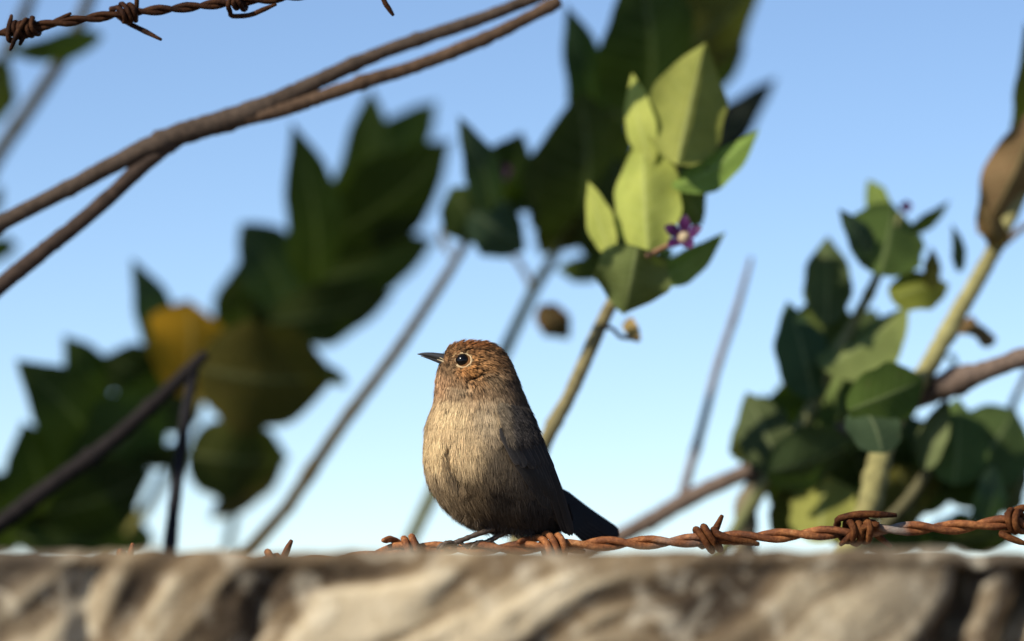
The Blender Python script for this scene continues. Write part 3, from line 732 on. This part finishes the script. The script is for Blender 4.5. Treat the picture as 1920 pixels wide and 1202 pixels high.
# --- tall broad leafed shoot
B_ = bush_at(-0.20, 3.90, 'tall milkweed shoot with broad dark leaves below the dead branch')
dB = 3.80
stem(B_, [(420, 1060), (450, 900), (490, 740), (545, 620), (610, 470), (660, 330)], [18, 18, 18, 17, 15, 10], dB + .03, (0.09, 0.11, 0.035), root=(-0.20, 3.90, 0))
for a in [((592, 545), (545, 228), 104, dB - .02, 'S', DEEP, (.75, .85)), ((640, 460), (692, 165), 112, dB + .02, 'S', DEEP, (.7, .7)), ((665, 340), (820, 190), 84, dB + .03, 'D', GREEN, (.7, .5)),
          ((590, 460), (848, 262), 132, dB - .03, 'S', DEEP, (.6, .5)), ((570, 530), (820, 447), 92, dB, 'S', GREEN, (.6, .6)), ((500, 605), (738, 550), 100, dB - .04, 'D', DEEP, (.55, .5)),
          ((540, 580), (452, 418), 102, dB + .01, 'S', BLUE, (.6, .35)), ((455, 660), (445, 490), 108, dB + .03, 'S', OLIVE, (.6, .5)),
          ((500, 640), (560, 480), 120, dB + .05, 'S', DEEP, (.6, .6))]:
    leaf(B_, *a, fold=0.08)
# --- thin stem with a small tuft and purple bud
Cb = bush_at(-0.10, 3.68, 'slender bare stemmed milkweed with a small leaf tuft and dark bud')
dC = 3.62
stem(Cb, [(470, 1030), (540, 950), (640, 800), (720, 690), (790, 590), (850, 500), (890, 430), (925, 350)], [27, 26, 25, 23, 21, 18, 15, 10], dC, (0.105, 0.085, 0.045), root=(-0.22, 3.68, 0))
for a in [((925, 400), (860, 218), 62, dC - .01, 'S', BLUE, (.7, .9)), ((925, 385), (978, 246), 78, dC + .02, 'S', DEEP, (.7, .7)), ((912, 450), (845, 352), 92, dC, 'D', DEEP, (.6, .4)),
          ((885, 400), (985, 470), 92, dC - .02, 'S', BLUE, (.5, .45)), ((920, 470), (972, 370), 60, dC + .02, 'D', DEEP, (.6, .6)), ((842, 480), (822, 425), 12, dC + .05, 'F', GRY, (.6, .8))]:
    leaf(Cb, *a)
def flower(bush, c, d, r, n, col_open, face=(-0.2, -0.9, 0.35)):
    ctr = P(*c, d); nn = Vector(face).normalized(); s = nn.cross(Vector((0, 0, 1))).normalized(); t = s.cross(nn)
    R_ = r * d * SC * K / 1920
    V, F = tube([ctr - nn * R_ * 0.5, ctr, ctr + nn * R_ * 0.25], [R_ * .25, R_ * .38, R_ * .22], 9)
    hd = link('flower', mesh('flower', V, F), M_GAPE if col_open else M_PETAL, bush)
    for k in range(n):
        th = 2 * math.pi * k / n + 0.4; e = s * math.cos(th) + t * math.sin(th); sd = nn.cross(e)
        V = []; F = []
        for i in range(7):
            u = i / 6; hw = R_ * 0.34 * math.sin(math.pi * min(1, 0.12 + u * 0.84)) ; cc = ctr + e * R_ * (0.2 + u * (0.85 if col_open else 0.5)) + nn * R_ * (0.28 * math.sin(2.6 * u) + (0.45 * u if col_open else 0.5 * u))
            V += [cc - sd * hw, cc + nn * hw * -.3, cc + sd * hw]
        for i in range(6):
            for q in (0, 1): F.append((i * 3 + q, i * 3 + q + 1, i * 3 + q + 4, i * 3 + q + 3))
        link('petal', mesh('petal', V, F), M_PETAL, hd)
flower(Cb, (944, 328), dC + .01, 24, 5, False)
# --- tall dark bush behind the lit shoot
Db = bush_at(-0.02, 3.75, 'tall dark milkweed standing behind the sunlit flowering shoot')
dD = 3.66
stem(Db, [(745, 1060), (800, 950), (870, 815), (940, 670), (1000, 545), (1045, 470), (1090, 360), (1150, 210), (1200, 90)], [27, 27, 26, 24, 22, 19, 16, 13, 9], dD, (0.155, 0.165, 0.075), root=(-0.08, 3.75, 0))
stem(Db, [(1000, 545), (975, 495), (950, 470)], [13, 11, 8], dD + .01, GRY, name='twig')
for a in [((1078, 450), (1086, 168), 178, dD, 'S', DEEP, (.55, .5)), ((1115, 260), (1060, 8), 78, dD + .02, 'S', BLUE, (.7, .8)), ((1210, 210), (1195, -60), 178, dD - .01, 'S', DEEP, (.6, .5)),
          ((1225, 130), (1430, -40), 130, dD + .02, 'D', BRONZE, (.6, .6)), ((1265, 130), (1396, 90), 112, dD + .04, 'D', DEEP, (.6, .35)), ((1265, 320), (1455, 146), 68, dD + .06, 'R', (0.055, 0.06, 0.05), (.7, .9)),
          ((1150, 500), (1152, 290), 130, dD + .02, 'S', DEEP, (.55, .5)), ((1085, 395), (1012, 480), 76, dD - .02, 'D', OLIVE, (.6, .45)), ((1140, 500), (1042, 506), 44, dD, 'D', GREEN, (.6, .6)),
          ((965, 395), (1105, 345), 48, dD - .01, 'U', GREEN, (.6, .6)), ((1240, 420), (1230, 240), 130, dD + .04, 'S', DEEP, (.5, .5)), ((1160, 260), (1130, 140), 110, dD + .05, 'S', DEEP, (.5, .5)),
          ((1290, 60), (1275, -60), 110, dD + .03, 'S', DEEP, (.5, .5)), ((1230, 500), (1260, 470), 30, dD, 'D', GREEN, (.6, .6))]:
    leaf(Db, *a)
leaf(Db, (1012, 572), (1068, 634), 52, dD - .05, 'D', BROWN, (.6, .5), .4, .2, .02, .12)
# --- sunlit flowering shoot
E = bush_at(0.02, 3.46, 'sunlit yellow green milkweed shoot with an open purple flower')
dE = 3.40
stem(E, [(960, 1050), (985, 930), (1030, 815), (1072, 735), (1118, 625), (1160, 540), (1190, 490), (1235, 420), (1262, 340), (1272, 290)], [30, 30, 28, 28, 26, 23, 20, 17, 15, 12], dE + .01, (0.24, 0.21, 0.105), root=(0.0, 3.46, 0))
for a in [((1270, 310), (1322, 80), 122, dE - .03, (.02, -1, .0), LIME, (.5, .40), .80, -.05, .03, .12), ((1222, 310), (1186, 138), 50, dE - .01, 'L', LIME, (.7, .7), .3, .1),
          ((1215, 475), (1205, 255), 106, dE - .03, (.02, -1, .0), LIME, (.5, .42), .80, .05, .03, .12), ((1262, 352), (1424, 242), 54, dE - .02, (-.1, -.75, .6), MID, (.6, .7), .5, -.1),
          ((1145, 480), (1103, 340), 46, dE - .02, 'L', LIME, (.7, .8), .3, .05), ((1262, 335), (1315, 424), 78, dE, 'S', MID, (.5, .5), .3), ((1222, 528), (1360, 436), 50, dE - .02, (.15, -.8, .5), MID, (.6, .6), .5, -.12),
          ((1196, 462), (1172, 588), 118, dE - .05, (-.1, -.97, -.1), (0.15, 0.19, 0.06), (.5, .40), .50, .08, .03, .12), ((1250, 430), (1240, 340), 70, dE + .03, 'S', MID, (.6, .6)), ((1215, 505), (1262, 470), 40, dE + .02, 'S', BLUE, (.6, .5))]:
    leaf(E, *a)
stem(E, [(1212, 480), (1240, 466), (1268, 452)], [10, 9, 7], dE - .05, (0.30, 0.17, 0.10), name='flower_stalk', knots=False)
flower(E, (1283, 446), dE - .055, 36, 5, True)
stem(E, [(1128, 610), (1150, 618), (1165, 632), (1200, 636)], [8, 8, 9, 6], dE, (0.10, 0.055, 0.03), name='withered_stalk', knots=False)
leaf(E, (1198, 640), (1180, 600), 24, dE, 'L', TAN, (.5, .5), .5, .3)
# --- right hand bush
Fb = bush_at(0.24, 3.58, 'thick stemmed grey green milkweed bush crowding above the wire')
dF = 3.50
stem(Fb, [(1575, 1080), (1625, 960), (1650, 870), (1675, 795), (1735, 695), (1795, 585), (1860, 475), (1905, 385), (1960, 250), (2010, 120)], [46, 46, 44, 42, 36, 33, 30, 27, 22, 14], dF - .09, (0.30, 0.28, 0.12), root=(0.24, 3.58, 0), dd=0.10)
stem(Fb, [(1868, 470), (1895, 445), (1935, 415)], [16, 14, 10], dF + .01, GRY, name='twig')
stem(Fb, [(1520, 760), (1580, 640), (1630, 550), (1660, 480), (1690, 400)], [22, 22, 20, 16, 10], dF - .01, (0.17, 0.18, 0.08), name='stem', root=(0.21, 3.57, 0))
stem(Fb, [(1395, 1060), (1400, 960), (1425, 890), (1450, 830)], [44, 42, 36, 22], dF + .02, (0.20, 0.17, 0.11), name='stem', root=(0.16, 3.6, 0))
stem(Fb, [(1640, 1000), (1700, 940), (1745, 870), (1770, 800)], [24, 22, 18, 10], dF - .02, (0.14, 0.13, 0.07), name='stem', knots=False)
for a in [((1640, 500), (1573, 392), 48, dF - .02, 'S', BLUE, (.6, .7)), ((1650, 515), (1675, 382), 128, dF - .03, (.2, -.9, .25), (0.12, 0.18, 0.045), (.5, .4)), ((1662, 405), (1626, 338), 40, dF, 'L', MID, (.6, .7)),
          ((1695, 440), (1782, 376), 26, dF, 'S', GREEN, (.6, .8)), ((1550, 610), (1552, 442), 80, dF, 'F', (0.085, 0.12, 0.045), (.55, .5)), ((1525, 750), (1476, 565), 92, dF - .02, 'F', BLUE, (.6, .7)),
          ((1520, 720), (1560, 530), 104, dF, 'F', GREEN, (.55, .55)), ((1540, 690), (1705, 572), 92, dF - .04, (-.25, -.75, .6), (0.22, 0.27, 0.08), (.55, .5), .5, -.05),
          ((1670, 560), (1780, 535), 66, dF - .03, 'L', (0.24, 0.27, 0.04), (.5, .45)), ((1745, 540), (1748, 462), 34, dF - .02, 'S', BRONZE, (.5, .8)), ((1465, 890), (1400, 735), 96, dF - .02, 'F', (0.09, 0.12, 0.045), (.55, .5)),
          ((1440, 885), (1605, 825), 104, dF - .05, (.1, -.75, -.5), (0.10, 0.14, 0.05), (.5, .45), .4), ((1420, 850), (1378, 800), 70, dF, 'S', OLIVE, (.5, .5)), ((1590, 770), (1732, 712), 96, dF - .12, 'F', GREEN, (.5, .35)),
          ((1655, 850), (1612, 765), 88, dF - .13, (.2, -.6, .7), BLUE, (.5, .4), .2, .2), ((1735, 880), (1778, 742), 46, dF - .05, 'L', (0.20, 0.25, 0.10), (.6, .8)), ((1790, 910), (1795, 745), 104, dF - .03, 'F', (0.12, 0.17, 0.05), (.5, .45)),
          ((1820, 900), (1905, 768), 132, dF, 'F', (0.10, 0.15, 0.045), (.5, .4)), ((1845, 990), (1862, 868), 58, dF - .03, 'S', BLUE, (.5, .5)), ((1540, 1020), (1550, 890), 104, dF - .03, (-.45, -.85, .1), LIME, (.5, .4)),
          ((1485, 1010), (1480, 895), 74, dF + .02, 'S', OLIVE, (.5, .5)), ((1710, 990), (1680, 870), 110, dF + .02, 'S', BRONZE, (.5, .5)), ((1600, 1015), (1760, 1000), 64, dF + .02, 'D', GREEN, (.5, .5)),
          ((1780, 1010), (1925, 990), 62, dF + .02, 'D', OLIVE, (.5, .5)), ((1590, 850), (1570, 670), 126, dF + .02, (-.1, -.9, -.3), (0.15, 0.20, 0.05), (.5, .5)), ((1640, 830), (1640, 690), 120, dF + .04, 'S', GREEN, (.5, .5)),
          ((1500, 830), (1530, 690), 120, dF + .04, 'S', GREEN, (.5, .5)), ((1570, 960), (1640, 860), 90, dF + .05, 'S', DEEP, (.5, .5)), ((1720, 880), (1690, 780), 110, dF + .05, 'S', GREEN, (.5, .5)), ((1440, 930), (1500, 850), 90, dF + .04, 'S', DEEP, (.5, .5)),
          ((1800, 510), (1785, 420), 24, dF, 'S', BLUE, (.5, .8)), ((1912, 262), (1922, 40), 56, dF + .02, 'S', OLIVE, (.5, .6)), ((1640, 960), (1700, 920), 70, dF + .04, 'D', BRONZE, (.5, .5)), ((1800, 690), (1775, 668), 30, dF + .08, 'S', BLUE, (.5, .6))]:
    leaf(Fb, *a)
for a in [((1450, 900), (1430, 740), 110, dF + .06, 'S', GREEN), ((1500, 900), (1480, 700), 120, dF + .06, 'F', OLIVE), ((1560, 900), (1600, 740), 130, dF + .07, 'S', GREEN), ((1530, 720), (1500, 600), 110, dF + .05, 'S', DEEP),
          ((1590, 700), (1640, 580), 110, dF + .04, 'F', (0.10, 0.14, 0.045)), ((1620, 900), (1560, 790), 120, dF + .05, 'S', GREEN), ((1700, 930), (1740, 790), 120, dF + .06, 'F', OLIVE), ((1760, 960), (1740, 830), 110, dF + .06, 'S', GREEN),
          ((1840, 950), (1830, 800), 120, dF + .06, 'S', GREEN), ((1700, 800), (1640, 700), 120, dF + .06, 'S', GREEN), ((1880, 960), (1925, 860), 60, dF + .05, 'S', OLIVE), ((1560, 860), (1450, 870), 110, dF - .01, 'D', GREEN),
          ((1600, 1030), (1590, 930), 80, dF + .05, 'S', BRONZE), ((1720, 1030), (1830, 960), 60, dF + .05, 'D', GREEN)]:
    leaf(Fb, *a, (.5, .5))
for a in [((120, 1000), (150, 840), 150, dA + .05, 'S', DEEP), ((20, 1000), (90, 850), 130, dA + .05, 'S', DEEP), ((420, 760), (480, 640), 120, dA + .05, 'S', BRONZE), ((200, 1040), (240, 930), 120, dA + .05, 'S', DEEP)]:
    leaf(A, *a, (.5, .5), 0.06)
leaf(Fb, (1945, 215), (1836, 440), 78, dF - .03, (.35, -.9, .1), (0.26, 0.17, 0.08), (.45, .4), .55, .12, .02, .30)
leaf(Fb, (1880, 470), (1835, 380), 40, dF - .02, 'D', BROWN, (.5, .5), .5, .2, .02, .15)
leaf(Fb, (1790, 615), (1866, 642), 40, dF - .02, (-.1, -.8, .6), BROWN, (.7, .4), .6, .25, .02, .2)
flower(Fb, (1700, 392), dF - .01, 18, 5, False)
# --- stem at the upper left
Hb = bush_at(-0.62, 3.82, 'leaning milkweed stem with sparse leaves crossing behind the overhead wire')
dH = 3.76
stem(Hb, [(-90, 440), (0, 285), (75, 180), (130, 95), (165, 10), (190, -60)], [30, 28, 27, 26, 24, 20], dH, (0.075, 0.068, 0.036), root=(-0.62, 3.82, 0))
stem(Hb, [(-40, 190), (10, 110), (50, 20), (70, -50)], [24, 24, 22, 18], dH + .02, (0.07, 0.065, 0.036), name='stem')
for a in [((192, 68), (8, 100), 44, dH - .02, 'D', GREEN, (.6, .6)), ((-30, 240), (8, 100), 60, dH, 'S', OLIVE, (.6, .5)), ((-40, 470), (34, 462), 44, dH, 'D', GREEN, (.5, .5)), ((-30, 400), (6, 350), 30, dH, 'S', OLIVE, (.5, .5))]:
    leaf(Hb, *a)
stem(Hb, [(-60, 480), (-48, 440), (-70, 400)], [10, 9, 8], dH, GRY, name='twig', knots=False)

# ------------------------------------------------------------------ dead branches
def dead(x, y, label): return empty('dead_branch', Vector((x, y * SC, -0.02)), label, 'branch', 'bare dead branches')
G1 = dead(-0.95, 3.5, 'forked bare grey brown branch slanting across the sky under the overhead wire')
d1 = 3.36
stem(G1, [(-220, 555), (-80, 462), (0, 420), (110, 360), (215, 302), (320, 255), (430, 222), (520, 186), (620, 140), (710, 102), (800, 70), (900, 36), (1010, -8), (1050, -24)], [34, 33, 32, 32, 33, 42, 44, 34, 30, 27, 27, 25, 23, 16], d1, (0.072, 0.054, 0.042), root=(-0.95, 3.5, 0), name='limb', mat=M_BARK)
stem(G1, [(-170, 690), (-60, 585), (0, 532), (70, 478), (135, 428), (200, 368), (262, 310), (330, 264), (385, 240)], [34, 33, 32, 32, 30, 30, 30, 24, 8], d1, (0.056, 0.04, 0.032), name='limb', mat=M_BARK, root=(-0.93, 3.5, 0))
stem(G1, [(330, 254), (430, 230), (520, 207), (600, 182), (690, 152), (760, 132), (850, 98), (940, 58), (1048, 2)], [8, 24, 30, 27, 27, 26, 27, 25, 24], d1 - .002, (0.092, 0.060, 0.040), name='limb', mat=M_BARK)
G2 = dead(-0.62, 3.60, 'blackish forked dead twig in front of the yellow leaf')
d2 = 3.48
stem(G2, [(-120, 1075), (0, 985), (110, 900), (200, 835), (290, 755), (350, 700), (388, 664)], [36, 34, 32, 31, 28, 26, 18], d2, (0.019, 0.016, 0.016), root=(-0.62, 3.60, 0), name='limb', mat=M_BARK)
stem(G2, [(318, 1060), (328, 960), (338, 880), (350, 780), (366, 690)], [24, 23, 23, 22, 17], d2, (0.026, 0.025, 0.029), root=(-0.30, 3.58, 0), name='limb', mat=M_BARK)
G3 = dead(0.02, 3.62, 'long grey branch with an upright twig rising behind the wire and the bush')
d3 = 3.58
stem(G3, [(1040, 1075), (1170, 1000), (1280, 940), (1400, 886), (1560, 815), (1740, 738), (1795, 716), (1835, 702), (1920, 672), (2100, 610)], [34, 32, 34, 30, 30, 42, 58, 40, 32, 28], d3, (0.15, 0.112, 0.09), root=(0.02, 3.62, 0), name='limb', mat=M_BARK, dd=-0.2)
stem(G3, [(1276, 938), (1295, 870), (1330, 745), (1345, 690), (1378, 590), (1408, 484)], [19, 17, 16, 15, 14, 8], d3 - .02, (0.20, 0.17, 0.17), name='twig', mat=M_BARK)
stem(G3, [(1885, 800), (1905, 745), (1945, 665)], [15, 14, 12], d3, (0.16, 0.13, 0.11), name='twig', mat=M_BARK)
